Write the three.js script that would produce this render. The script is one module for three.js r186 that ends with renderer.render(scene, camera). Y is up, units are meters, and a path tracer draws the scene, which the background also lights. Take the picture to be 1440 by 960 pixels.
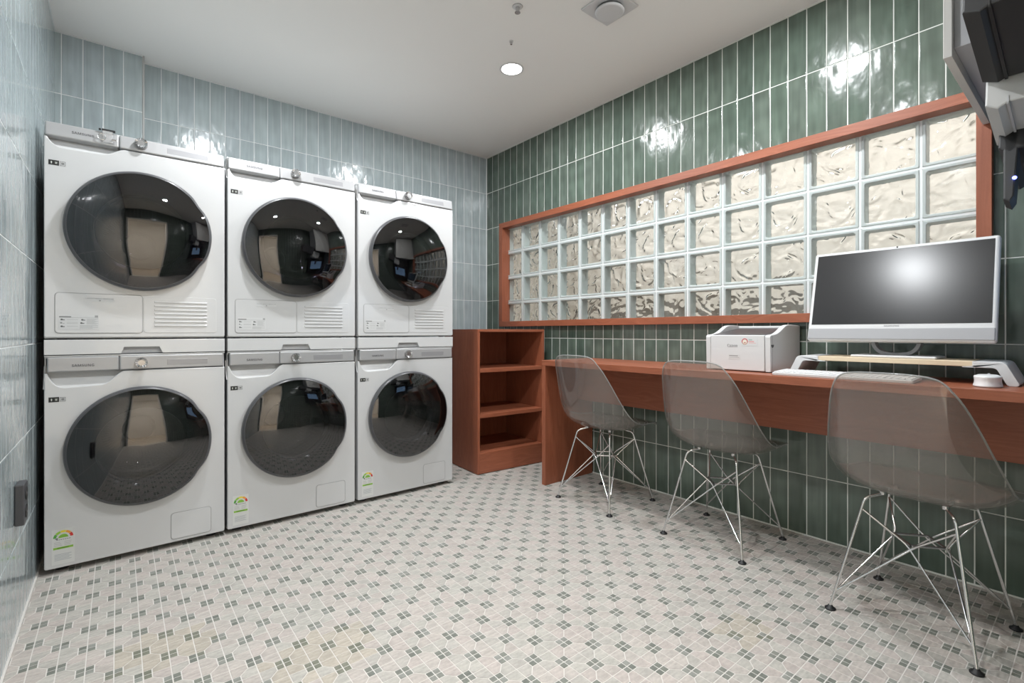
import * as THREE from 'three';
import { RoundedBoxGeometry } from 'three/addons/geometries/RoundedBoxGeometry.js';
import { TextGeometry } from 'three/addons/geometries/TextGeometry.js';
import { FontLoader } from 'three/addons/loaders/FontLoader.js';
import { mergeGeometries, mergeVertices } from 'three/addons/utils/BufferGeometryUtils.js';
import { RectAreaLightUniformsLib } from 'three/addons/lights/RectAreaLightUniformsLib.js';

// ------------------------------------------------------------------ camera, exposure, light levels
const scene = new THREE.Scene();
scene.background = new THREE.Color(0, 0, 0);
RectAreaLightUniformsLib.init();
const renderer = new THREE.WebGLRenderer();
renderer.toneMapping = THREE.LinearToneMapping;
renderer.toneMappingExposure = 1.58;
renderer.shadowMap.enabled = true;

const EYE = new THREE.Vector3(-2.439, 0.9287, 3.3424), YAW = THREE.MathUtils.degToRad(39.095), FOCAL = 680.88, HORIZON = 466.58;
const camera = new THREE.PerspectiveCamera(THREE.MathUtils.radToDeg(2 * Math.atan(480 / FOCAL)), 1.5, 0.02, 60);
camera.position.copy(EYE);
camera.lookAt(EYE.x + Math.sin(YAW), EYE.y, EYE.z - Math.cos(YAW));
camera.setViewOffset(1440, 960, 0, 480 - HORIZON, 1440, 960);
scene.add(camera);

const LAMP_POWER = 640, CORRIDOR_POWER = 5.1, ENTRY_POWER = 34;
const CEIL = 2.406, LEFT = -2.687, REAR = 3.66;
const DOWNLIGHTS = [[-0.725, 1.23], [-1.93, 1.22], [-0.707, 2.44], [-1.9, 2.47]];

// ------------------------------------------------------------------ helpers
let seed = 20240611;
const rnd = () => { seed = (seed + 0x6D2B79F5) | 0; let t = Math.imul(seed ^ (seed >>> 15), 1 | seed); t = (t + Math.imul(t ^ (t >>> 7), 61 | t)) ^ t; return ((t ^ (t >>> 14)) >>> 0) / 4294967296; };
const V3 = (x, y, z) => new THREE.Vector3(x, y, z);
const taken = new Map();
function numbered(name) { const k = taken.get(name) ?? 0; taken.set(name, k + 1); return k ? `${name}_${String(k).padStart(3, '0')}` : name; }
function mesh(name, geo, mat, parent) {
  const m = new THREE.Mesh(geo, mat); m.castShadow = m.receiveShadow = true;
  m.name = parent ? name : numbered(name); (parent ?? scene).add(m); return m;
}
function group(name, parent, pos = [0, 0, 0], turn = 0) {
  const g = new THREE.Group(); g.name = parent ? name : numbered(name); g.position.set(...pos); g.rotation.y = turn; (parent ?? scene).add(g); return g;
}
function tag(o, label, category, groupName) { o.userData.label = label; o.userData.category = category; if (groupName) o.userData.group = groupName; return o; }
function structure(o) { o.userData.kind = 'structure'; return o; }
function thing(name, label, category, pos, turn, groupName) { return tag(group(name, null, pos, turn), label, category, groupName); }
// box with rounded edges, corners (x0,y0,z0)-(x1,y1,z1), uv in metres with u along the grain axis
function rbox(x0, y0, z0, x1, y1, z1, r = 0.002, grain = null, seg = 2) {
  const w = x1 - x0, h = y1 - y0, d = z1 - z0;
  const g = new RoundedBoxGeometry(w, h, d, seg, Math.min(r, w * 0.49, h * 0.49, d * 0.49));
  g.translate((x0 + x1) / 2, (y0 + y1) / 2, (z0 + z1) / 2);
  return metreUV(g, grain);
}
function metreUV(g, grain = null, ou = rnd(), ov = rnd()) {
  const p = g.attributes.position, n = g.attributes.normal, uv = new Float32Array(p.count * 2), ax = { x: 0, y: 1, z: 2 }[grain] ?? -1;
  for (let i = 0; i < p.count; i++) {
    const P = [p.getX(i), p.getY(i), p.getZ(i)], N = [Math.abs(n.getX(i)), Math.abs(n.getY(i)), Math.abs(n.getZ(i))];
    const k = N[0] >= N[1] && N[0] >= N[2] ? 0 : N[1] >= N[2] ? 1 : 2;
    let [a, b] = [0, 1, 2].filter((q) => q !== k);
    if (b === ax) [a, b] = [b, a];
    uv[i * 2] = P[a] + ou; uv[i * 2 + 1] = P[b] + ov;
  }
  g.setAttribute('uv', new THREE.BufferAttribute(uv, 2));
  return g;
}
function merged(list) { return mergeGeometries(list.map((g) => (g.index ? g.toNonIndexed() : g)).map((g) => { for (const k of Object.keys(g.attributes)) if (!['position', 'normal', 'uv', 'color'].includes(k)) g.deleteAttribute(k); return g; })); }
function cyl(r0, r1, h, seg = 24, at = [0, 0, 0], axis = 'y') {
  const g = new THREE.CylinderGeometry(r1, r0, h, seg);
  if (axis === 'z') g.rotateX(Math.PI / 2); if (axis === 'x') g.rotateZ(-Math.PI / 2);
  return g.translate(...at);
}
function tube(points, r, seg = 0, round = false, rs = 8) {
  let c;
  if (round) c = new THREE.CatmullRomCurve3(points, false, 'catmullrom', 0.5);
  else {   // straight runs with small rounded bends
    c = new THREE.CurvePath();
    let a = points[0];
    for (let i = 1; i < points.length - 1; i++) {
      const b = points[i], q = points[i + 1], f = 0.018;
      const p0 = b.clone().add(a.clone().sub(b).setLength(Math.min(f, b.distanceTo(a) * 0.4))), p1 = b.clone().add(q.clone().sub(b).setLength(Math.min(f, b.distanceTo(q) * 0.4)));
      c.add(new THREE.LineCurve3(a, p0)); c.add(new THREE.QuadraticBezierCurve3(p0, b, p1)); a = p1;
    }
    c.add(new THREE.LineCurve3(a, points[points.length - 1]));
  }
  return new THREE.TubeGeometry(c, seg || points.length * 12, r, rs, false);
}
function roundedShape(x0, y0, x1, y1, r, S = THREE.Shape) {
  const s = new S();
  s.moveTo(x0 + r, y0); s.lineTo(x1 - r, y0); s.absarc(x1 - r, y0 + r, r, -Math.PI / 2, 0, false); s.lineTo(x1, y1 - r); s.absarc(x1 - r, y1 - r, r, 0, Math.PI / 2, false);
  s.lineTo(x0 + r, y1); s.absarc(x0 + r, y1 - r, r, Math.PI / 2, Math.PI, false); s.lineTo(x0, y0 + r); s.absarc(x0 + r, y0 + r, r, Math.PI, 1.5 * Math.PI, false);
  return s;
}
function plate(shape, z0, z1, bevel = 0.001, curveSegments = 24) {
  const g = new THREE.ExtrudeGeometry(shape, { depth: z1 - z0 - 2 * bevel, bevelEnabled: bevel > 0, bevelThickness: bevel, bevelSize: bevel, bevelOffset: -bevel, bevelSegments: 2, curveSegments });
  return g.translate(0, 0, z0 + bevel);
}
function project(x, y, z) {   // pixel of a point in the 1440 x 960 frame, used only to rank pieces by how large they show
  const dx = x - EYE.x, dz = z - EYE.z, D = dx * Math.sin(YAW) - dz * Math.cos(YAW), r = dx * Math.cos(YAW) + dz * Math.sin(YAW);
  return [720 + FOCAL * r / D, HORIZON - FOCAL * (y - EYE.y) / D, D];
}

// ------------------------------------------------------------------ noise textures
function noiseGrid(n, px, py) { const a = new Float32Array(px * py); for (let i = 0; i < a.length; i++) a[i] = rnd(); return { a, px, py, n }; }
function sampleGrid({ a, px, py }, u, v) {
  const x = u * px, y = v * py, i = Math.floor(x), j = Math.floor(y), f = x - i, g = y - j, s = f * f * (3 - 2 * f), t = g * g * (3 - 2 * g);
  const at = (p, q) => a[((q % py + py) % py) * px + ((p % px + px) % px)];
  return (at(i, j) * (1 - s) + at(i + 1, j) * s) * (1 - t) + (at(i, j + 1) * (1 - s) + at(i + 1, j + 1) * s) * t;
}
function texture(w, h, fn, srgb = false, repeat = null) {
  const d = new Uint8Array(w * h * 4);
  for (let j = 0; j < h; j++) for (let i = 0; i < w; i++) {
    const c = fn(i / w, j / h), k = (j * w + i) * 4, a = Array.isArray(c) ? c : [c, c, c];
    for (let q = 0; q < 3; q++) d[k + q] = Math.max(0, Math.min(255, Math.round(a[q] * 255)));
    d[k + 3] = 255;
  }
  const t = new THREE.DataTexture(d, w, h, THREE.RGBAFormat); t.wrapS = t.wrapT = THREE.RepeatWrapping; t.magFilter = t.minFilter = THREE.LinearFilter;
  if (srgb) t.colorSpace = THREE.SRGBColorSpace; if (repeat) t.repeat.set(...repeat); t.needsUpdate = true; return t;
}
const wave1 = noiseGrid(0, 9, 6), wave2 = noiseGrid(0, 22, 14), wave3 = noiseGrid(0, 64, 40), wave4 = noiseGrid(0, 160, 160);
// hand-glazed waviness, one repeat is 0.6 m
const glazeBump = texture(512, 512, (u, v) => 0.60 * sampleGrid(wave1, u, v) + 0.33 * sampleGrid(wave2, u, v) + 0.07 * sampleGrid(wave3, u, v), false, [1 / 0.6, 1 / 0.6]);
const streakA = noiseGrid(0, 90, 3), streakB = noiseGrid(0, 40, 5), streakC = noiseGrid(0, 14, 12);
// brushed glaze: vertical streaks of thinner and thicker colour
const glazeTone = texture(512, 512, (u, v) => { const k = 0.76 + 0.06 * sampleGrid(streakA, u, v) + 0.10 * sampleGrid(streakB, u, v) + 0.16 * sampleGrid(streakC, u, v); return [k, k, k]; }, true, [1 / 0.6, 1 / 0.6]);
const glazeTonePale = texture(512, 512, (u, v) => { const k = 0.84 + 0.05 * sampleGrid(streakA, u, v) + 0.06 * sampleGrid(streakB, u, v) + 0.06 * sampleGrid(streakC, u, v); return [k * 0.985, k, k]; }, true, [1 / 0.6, 1 / 0.6]);
const g1 = noiseGrid(0, 4, 60), g2 = noiseGrid(0, 10, 170), g3 = noiseGrid(0, 3, 14), g4 = noiseGrid(0, 120, 256);
// reddish veneer, grain along u, one repeat is 0.9 m x 0.45 m
const woodMap = texture(512, 512, (u, v) => {
  const warp = 0.05 * Math.sin(2 * Math.PI * (u + sampleGrid(g3, u, v)));
  const k = 0.44 * sampleGrid(g1, u, v + warp) + 0.3 * sampleGrid(g2, u, v + warp * 0.6) + 0.22 * sampleGrid(g3, u, v) + 0.12 * sampleGrid(g4, u, v);
  const t = 0.25 + 0.85 * k; const a = [0.480, 0.258, 0.170], b = [0.632, 0.374, 0.270];
  return a.map((c, i) => c + (b[i] - c) * t);
}, true, [1 / 0.9, 1 / 0.45]);
const woodBump = texture(256, 256, (u, v) => sampleGrid(g2, u, v), false, [1 / 0.9, 1 / 0.45]);
const s1 = noiseGrid(0, 6, 90), s2 = noiseGrid(0, 100, 100), s3 = noiseGrid(0, 24, 60);
const stoneMap = texture(512, 512, (u, v) => { const k = 0.83 + 0.08 * sampleGrid(s1, u, v) + 0.05 * sampleGrid(s2, u, v) + 0.08 * sampleGrid(s3, u, v); return [k, k * 0.995, k * 0.985]; }, true, [1 / 0.4, 1 / 0.4]);
const r1 = noiseGrid(0, 3, 3), r2 = noiseGrid(0, 7, 7), r3 = noiseGrid(0, 17, 17);
const rippleBump = texture(512, 512, (u, v) => {
  const a = sampleGrid(r1, u, v), b = sampleGrid(r2, u + 0.3 * a, v + 0.2 * a), c = sampleGrid(r3, u + 0.25 * b, v);
  return 0.5 + 0.13 * Math.sin(11 * (a + 0.7 * b)) + 0.14 * (b - 0.5) + 0.26 * (c - 0.5);
}, false, [1 / 0.34, 1 / 0.34]);
const dotBump = texture(64, 64, (u, v) => (Math.hypot(u - 0.5, v - 0.5) < 0.28 ? 0 : 1));
const plasterBump = texture(256, 256, (u, v) => 0.6 * sampleGrid(wave4, u, v) + 0.4 * sampleGrid(s2, u, v));

// ------------------------------------------------------------------ materials
const std = (color, roughness, extra = {}) => new THREE.MeshStandardMaterial({ color, roughness, ...extra });
const phys = (color, roughness, extra = {}) => new THREE.MeshPhysicalMaterial({ color, roughness, ...extra });
const lin = (r, g, b) => new THREE.Color().setRGB(r, g, b);
const M = {
  grout: std(lin(0.67, 0.68, 0.64), 0.85), groutBlue: std(lin(0.70, 0.72, 0.72), 0.85), groutFloor: std(lin(0.60, 0.575, 0.545), 0.9),
  plaster: std(lin(0.86, 0.85, 0.83), 0.9), cream: std(lin(0.84, 0.80, 0.74), 0.8), beige: std(lin(0.62, 0.53, 0.43), 0.85),
  wood: std(lin(1, 1, 1), 0.42, { map: woodMap, bumpMap: woodBump, bumpScale: 0.00012 }),
  white: phys(lin(0.585, 0.588, 0.59), 0.22, { clearcoat: 0.6, clearcoatRoughness: 0.08 }),
  whiteMatt: std(lin(0.66, 0.66, 0.66), 0.45), greyMatt: std(lin(0.42, 0.42, 0.43), 0.5),
  silver: phys(lin(0.40, 0.40, 0.405), 0.34, { metalness: 0.25 }), silverDark: phys(lin(0.32, 0.32, 0.33), 0.3, { metalness: 0.25 }),
  chrome: phys(lin(0.80, 0.80, 0.80), 0.12, { metalness: 1 }), dial: phys(lin(0.42, 0.42, 0.42), 0.26, { metalness: 0.95 }), chromeDark: phys(lin(0.55, 0.55, 0.56), 0.22, { metalness: 1 }),
  darkRim: phys(lin(0.075, 0.075, 0.08), 0.28), black: std(lin(0.012, 0.012, 0.013), 0.5), blackGloss: phys(lin(0.012, 0.012, 0.015), 0.12),
  doorGlass: phys(lin(0.36, 0.36, 0.37), 0.02, { transmission: 1, thickness: 0, ior: 1.8 }),
  dryerGlass: phys(lin(0.25, 0.24, 0.28), 0.02, { transmission: 1, thickness: 0, ior: 1.8 }),
  gasket: std(lin(0.10, 0.10, 0.105), 0.6), seam: std(lin(0.30, 0.30, 0.30), 0.6), steel: phys(lin(0.55, 0.55, 0.55), 0.3, { metalness: 0.9 }),
  drumBeige: std(lin(0.45, 0.42, 0.38), 0.5, { metalness: 0.3 }),
  smoke: phys(lin(0.82, 0.795, 0.765), 0.045, { transmission: 0.935, thickness: 0, ior: 1.53 }),
  smokeEdge: phys(lin(0.68, 0.69, 0.68), 0.08, { transmission: 0.65, thickness: 0, ior: 1.5 }),
  text: std(lin(0.10, 0.10, 0.105), 0.5), textSilver: std(lin(0.33, 0.33, 0.34), 0.4),
  mortar: std(lin(0.74, 0.76, 0.76), 0.7),
  blockRim: phys(lin(0.74, 0.80, 0.79), 0.35, { transmission: 0.45, thickness: 0, ior: 1.5 }),
  blockFace: phys(lin(0.97, 0.985, 0.98), 0.02, { transmission: 1, thickness: 0, ior: 1.5 }),
  blockBack: phys(lin(0.98, 0.985, 0.985), 0.0, { transmission: 1, thickness: 0.007, ior: 1.5, bumpMap: rippleBump, bumpScale: 0.012 }),
  screen: phys(lin(0.018, 0.018, 0.019), 0.228), monitorGrey: std(lin(0.36, 0.36, 0.37), 0.4),
  board: std(lin(0.74, 0.60, 0.42), 0.5), lens: phys(lin(0.01, 0.01, 0.01), 0.1),
};
const glaze = (c, tone, rough, coat) => phys(lin(...c), rough, { map: tone, bumpMap: glazeBump, bumpScale: 0.0030, clearcoat: coat, clearcoatRoughness: 0.03 });
const greenGlaze = [[0.112, 0.152, 0.120], [0.101, 0.139, 0.110], [0.123, 0.162, 0.130], [0.110, 0.144, 0.116], [0.132, 0.167, 0.137]].map((c) => glaze(c, glazeTone, 0.16, 0.3));
const blueGlaze = [[0.450, 0.505, 0.520], [0.435, 0.490, 0.506], [0.466, 0.520, 0.534], [0.452, 0.503, 0.526]].map((c) => glaze(c, glazeTonePale, 0.16, 0.3));
const stoneCols = [[0.490, 0.450, 0.423], [0.512, 0.474, 0.446], [0.468, 0.448, 0.420], [0.503, 0.454, 0.430], [0.480, 0.464, 0.432]];
const chipCols = [[0.205, 0.218, 0.192], [0.232, 0.243, 0.218], [0.180, 0.193, 0.171], [0.275, 0.285, 0.262]];
const stoneMats = stoneCols.map((c) => std(lin(...c), 0.62, { map: stoneMap })), chipMats = chipCols.map((c) => std(lin(...c), 0.55, { map: stoneMap }));
const pieceVertex = std(lin(1, 1, 1), 0.6, { map: stoneMap, vertexColors: true }), glazeVertex = phys(lin(1, 1, 1), 0.16, { map: glazeTone, vertexColors: true, bumpMap: glazeBump, bumpScale: 0.0030, clearcoat: 0.3, clearcoatRoughness: 0.03 });

const font = await new FontLoader().loadAsync('fonts/droid/droid_sans_bold.typeface.json');
const serifFont = await new FontLoader().loadAsync('fonts/droid/droid_serif_bold.typeface.json');
function lettering(text, height, width, f = font) {   // flat raised letters centred at the origin, facing +z, fitted to a width
  const g = new TextGeometry(text, { font: f, size: height, depth: 0.0006, curveSegments: 3, bevelEnabled: false });
  g.computeBoundingBox(); const b = g.boundingBox, s = width / (b.max.x - b.min.x);
  g.translate(-(b.min.x + b.max.x) / 2, -(b.min.y + b.max.y) / 2, 0); g.scale(s, 1, 1); return g;
}
function printed(w, h, draw) {
  const c = document.createElement('canvas'); c.width = w; c.height = h; const x = c.getContext('2d'); draw(x, w, h);
  const t = new THREE.CanvasTexture(c); t.colorSpace = THREE.SRGBColorSpace; t.magFilter = THREE.LinearFilter; return t;
}
function sticker(x0, y0, x1, y1, z, mat, name, parent) {   // thin printed sheet facing +z
  const g = new THREE.BoxGeometry(x1 - x0, y1 - y0, 0.0005); g.translate((x0 + x1) / 2, (y0 + y1) / 2, z + 0.00025);
  return mesh(name, g, mat, parent);
}

// ------------------------------------------------------------------ tiled walls
const tileCache = new Map();
function tileGeo(w, h, variant) {   // glazed tile in the local xy plane, front at z = 0.0045, pillowed edge
  const key = `${w.toFixed(4)}_${h.toFixed(4)}_${variant}`;
  if (tileCache.has(key)) return tileCache.get(key);
  const b = 0.0022, zf = 0.0045, ze = 0.0030, X = w / 2, Y = h / 2, q = [], nn = [];
  const o = [[-X, -Y], [X, -Y], [X, Y], [-X, Y]], i = [[-X + b, -Y + b], [X - b, -Y + b], [X - b, Y - b], [-X + b, Y - b]], en = [[0, -1], [1, 0], [0, 1], [-1, 0]];
  const push = (p, z, n) => { q.push(p[0], p[1], z); nn.push(...n); };
  const F = [0, 0, 1];
  for (const k of [0, 1, 2, 0, 2, 3]) push(i[k], zf, F);
  for (let k = 0; k < 4; k++) {
    const l = (k + 1) % 4, n = V3(en[k][0], en[k][1], 1.4).normalize().toArray(), s = [en[k][0], en[k][1], 0];
    push(o[k], ze, n); push(o[l], ze, n); push(i[l], zf, F); push(o[k], ze, n); push(i[l], zf, F); push(i[k], zf, F);
    push(o[k], 0, s); push(o[l], 0, s); push(o[l], ze, s); push(o[k], 0, s); push(o[l], ze, s); push(o[k], ze, s);
  }
  const g = new THREE.BufferGeometry(), uv = []; const ou = (variant * 0.173) % 1, ov = (variant * 0.391) % 1;
  for (let k = 0; k < q.length; k += 3) uv.push(q[k] + ou, q[k + 1] + ov);
  g.setAttribute('position', new THREE.Float32BufferAttribute(q, 3)); g.setAttribute('normal', new THREE.Float32BufferAttribute(nn, 3)); g.setAttribute('uv', new THREE.Float32BufferAttribute(uv, 2));
  tileCache.set(key, g); return g;
}
// walls: a group whose local x runs along the wall, y up, z out of the wall
function tiledWall(name, pos, turn, length, colStart, pitch, joint, holes, mats, groutMat, shown, backing = 0.08, cols = null) {
  const w = structure(group(name, null, pos, turn));
  const RP = 0.3045, y0 = -0.0287, rows = [];
  for (let k = 0; k < 8; k++) rows.push([Math.max(0.002, y0 + RP * k + joint / 2), Math.min(CEIL - 0.001, y0 + RP * (k + 1) - joint / 2)]);
  const spans = cols ?? [];
  if (!cols) for (let k = -1; k < length / pitch + 2; k++) { const a = Math.max(0.001, colStart + pitch * k + joint / 2), b = Math.min(length - 0.001, colStart + pitch * (k + 1) - joint / 2); if (b - a > 0.008) spans.push([a, b]); }
  const list = [];
  for (const [a0, b0] of spans) for (const [c0, d0] of rows) {
    let parts = [[a0, c0, b0, d0]];
    for (const [ha, hc, hb, hd] of holes) parts = parts.flatMap(([a, c, b, d]) => {
      if (b <= ha || a >= hb || d <= hc || c >= hd) return [[a, c, b, d]];
      const out = [];
      if (c < hc - 0.012) out.push([a, c, b, hc]); if (d > hd + 0.012) out.push([a, hd, b, d]);
      const cc = Math.max(c, hc), dd = Math.min(d, hd);
      if (a < ha - 0.012) out.push([a, cc, ha, dd]); if (b > hb + 0.012) out.push([hb, cc, b, dd]);
      return out;
    });
    for (const r of parts) {
      const cx = (r[0] + r[2]) / 2, cy = (r[1] + r[3]) / 2, P = V3(cx, cy, 0).applyAxisAngle(V3(0, 1, 0), turn).add(V3(...pos)), [px, py, D] = project(P.x, P.y, P.z);
      const seen = D > 0.05 && px > -25 && px < 1465 && py > -130 && py < 1090 && shown(P);
      list.push({ r, cx, cy, seen, size: seen ? (r[2] - r[0]) * (r[3] - r[1]) / (D * D) : 0 });
    }
  }
  list.sort((p, q) => q.size - p.size);
  const rest = [];
  list.forEach((t, n) => {
    const [a, c, b, d] = t.r, g = tileGeo(b - a, d - c, Math.floor(rnd() * 6)), k = Math.floor(rnd() * mats.length), rx = (rnd() - 0.5) * 0.007, ry = (rnd() - 0.5) * 0.010;
    if (t.seen && n < 300) { const m = mesh('tile', g, mats[k], w); m.position.set(t.cx, t.cy, 0); m.rotation.set(rx, ry, 0); } else {
      const h = g.clone(); h.rotateX(rx); h.rotateY(ry); h.translate(t.cx, t.cy, 0);
      const col = mats[k].color, ca = new Float32Array(h.attributes.position.count * 3); for (let q = 0; q < ca.length; q += 3) { ca[q] = col.r; ca[q + 1] = col.g; ca[q + 2] = col.b; }
      h.setAttribute('color', new THREE.BufferAttribute(ca, 3)); rest.push(h);
    }
  });
  if (rest.length) mesh('unseen_tile', mergeGeometries(rest), glazeVertex, w).userData.kind = 'stuff';
  // grout bed behind the tiles, with the openings left free
  const outer = new THREE.Shape(); outer.moveTo(0, 0); outer.lineTo(length, 0); outer.lineTo(length, CEIL); outer.lineTo(0, CEIL); outer.lineTo(0, 0);
  for (const [a, c, b, d] of holes) { const e = new THREE.Path(); const c2 = Math.max(c, 0.0005); e.moveTo(a, c2); e.lineTo(a, d); e.lineTo(b, d); e.lineTo(b, c2); e.lineTo(a, c2); outer.holes.push(e); }
  const bed = new THREE.ExtrudeGeometry(outer, { depth: backing, bevelEnabled: false }); bed.translate(0, 0, -backing + 0.0026);
  mesh('grout_bed', bed, groutMat, w);
  return w;
}
const WIN = { z0: 0.245, z1: 3.068, y0: 0.99, y1: 1.79 };
// right wall: plane x = 0 facing the room; local x = world z
tiledWall('wall_right', [0, 0, 0], -Math.PI / 2, REAR, 0.0055, 0.0797, 0.0042, [[WIN.z0, WIN.y0, WIN.z1, WIN.y1]], greenGlaze, M.grout, () => true, 0.10);
// back wall: plane z = 0; local x = world x - LEFT
const pillarX = -2.338, pillarZ = 0.082;
tiledWall('wall_back', [LEFT, 0, 0], 0, -LEFT, ((-LEFT) % 0.0777) - 0.0777, 0.0777, 0.0036, [], blueGlaze, M.groutBlue, (P) => (P.y > 1.55 || P.x > -0.9) && P.x > pillarX, 0.1);
// left wall: plane x = LEFT facing +x; local x = -world z
tiledWall('wall_left', [LEFT, 0, REAR], Math.PI / 2, REAR, (REAR % 0.0777) - 0.0777, 0.0777, 0.0036, [], blueGlaze, M.groutBlue, (P) => P.z < 1.75, 0.1);
// boxed-out pier in the corner behind the first dryer
{
  const n = 4, cols = []; const W = pillarX - LEFT; for (let k = 0; k < n; k++) cols.push([W - 0.003 - (k + 1) * 0.0797 + 0.004, W - 0.003 - k * 0.0797]); cols.push([0.002, W - 0.003 - n * 0.0797]);
  tiledWall('wall_pier', [LEFT, 0, pillarZ], 0, W, 0, 0.0797, 0.004, [], blueGlaze, M.groutBlue, (P) => P.y > 1.55, pillarZ - 0.0075, cols);
  const t = structure(mesh('trim_1', rbox(pillarX - 0.002, 0, pillarZ - 0.006, pillarX + 0.007, CEIL - 0.001, pillarZ + 0.007, 0.002), std(lin(0.42, 0.42, 0.41), 0.45)));
  t.userData.label = 'slim grey metal corner trim on the tiled pier';
}
// rear wall behind the camera, with the doorway it mirrors in the machine doors
const DOOR = { x0: -2.64, x1: -1.72, h: 2.12 };
tiledWall('wall_rear', [0, 0, REAR], Math.PI, -LEFT, 0, 0.0797, 0.0042, [[-DOOR.x1, 0, -DOOR.x0, DOOR.h]], greenGlaze, M.grout, () => false, 0.1);

// ------------------------------------------------------------------ ceiling
structure(mesh('ceiling', (() => { const g = new THREE.BoxGeometry(-LEFT + 0.4, 0.12, REAR + 0.4); g.translate(LEFT / 2, CEIL + 0.06, REAR / 2); return metreUV(g); })(), M.plaster));
{
  const t = structure(group('trim_2'));   // pale sealant bead between tiles and ceiling
  mesh('sealant_bead', rbox(-0.009, CEIL - 0.006, 0.0, -0.001, CEIL, REAR, 0.002), M.grout, t);
  mesh('sealant_bead', rbox(pillarX, CEIL - 0.006, 0.001, 0, CEIL, 0.008, 0.002), M.groutBlue, t);
  mesh('sealant_bead', rbox(LEFT, CEIL - 0.006, pillarZ + 0.001, pillarX, CEIL, pillarZ + 0.008, 0.002), M.groutBlue, t);
  mesh('sealant_bead', rbox(LEFT + 0.001, CEIL - 0.006, 0.0, LEFT + 0.008, CEIL, REAR, 0.002), M.groutBlue, t);
  mesh('sealant_bead', rbox(-0.010, 0, 0.0, -0.001, CEIL, 0.009, 0.003), M.groutBlue, t);
  mesh('sealant_bead', rbox(-0.010, 0.0, 0.0, -0.001, 0.006, REAR, 0.002), M.grout, t);
  mesh('sealant_bead', rbox(LEFT + 0.001, 0.0, 0.0, LEFT + 0.010, 0.006, REAR, 0.002), M.groutFloor, t);
}

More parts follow.
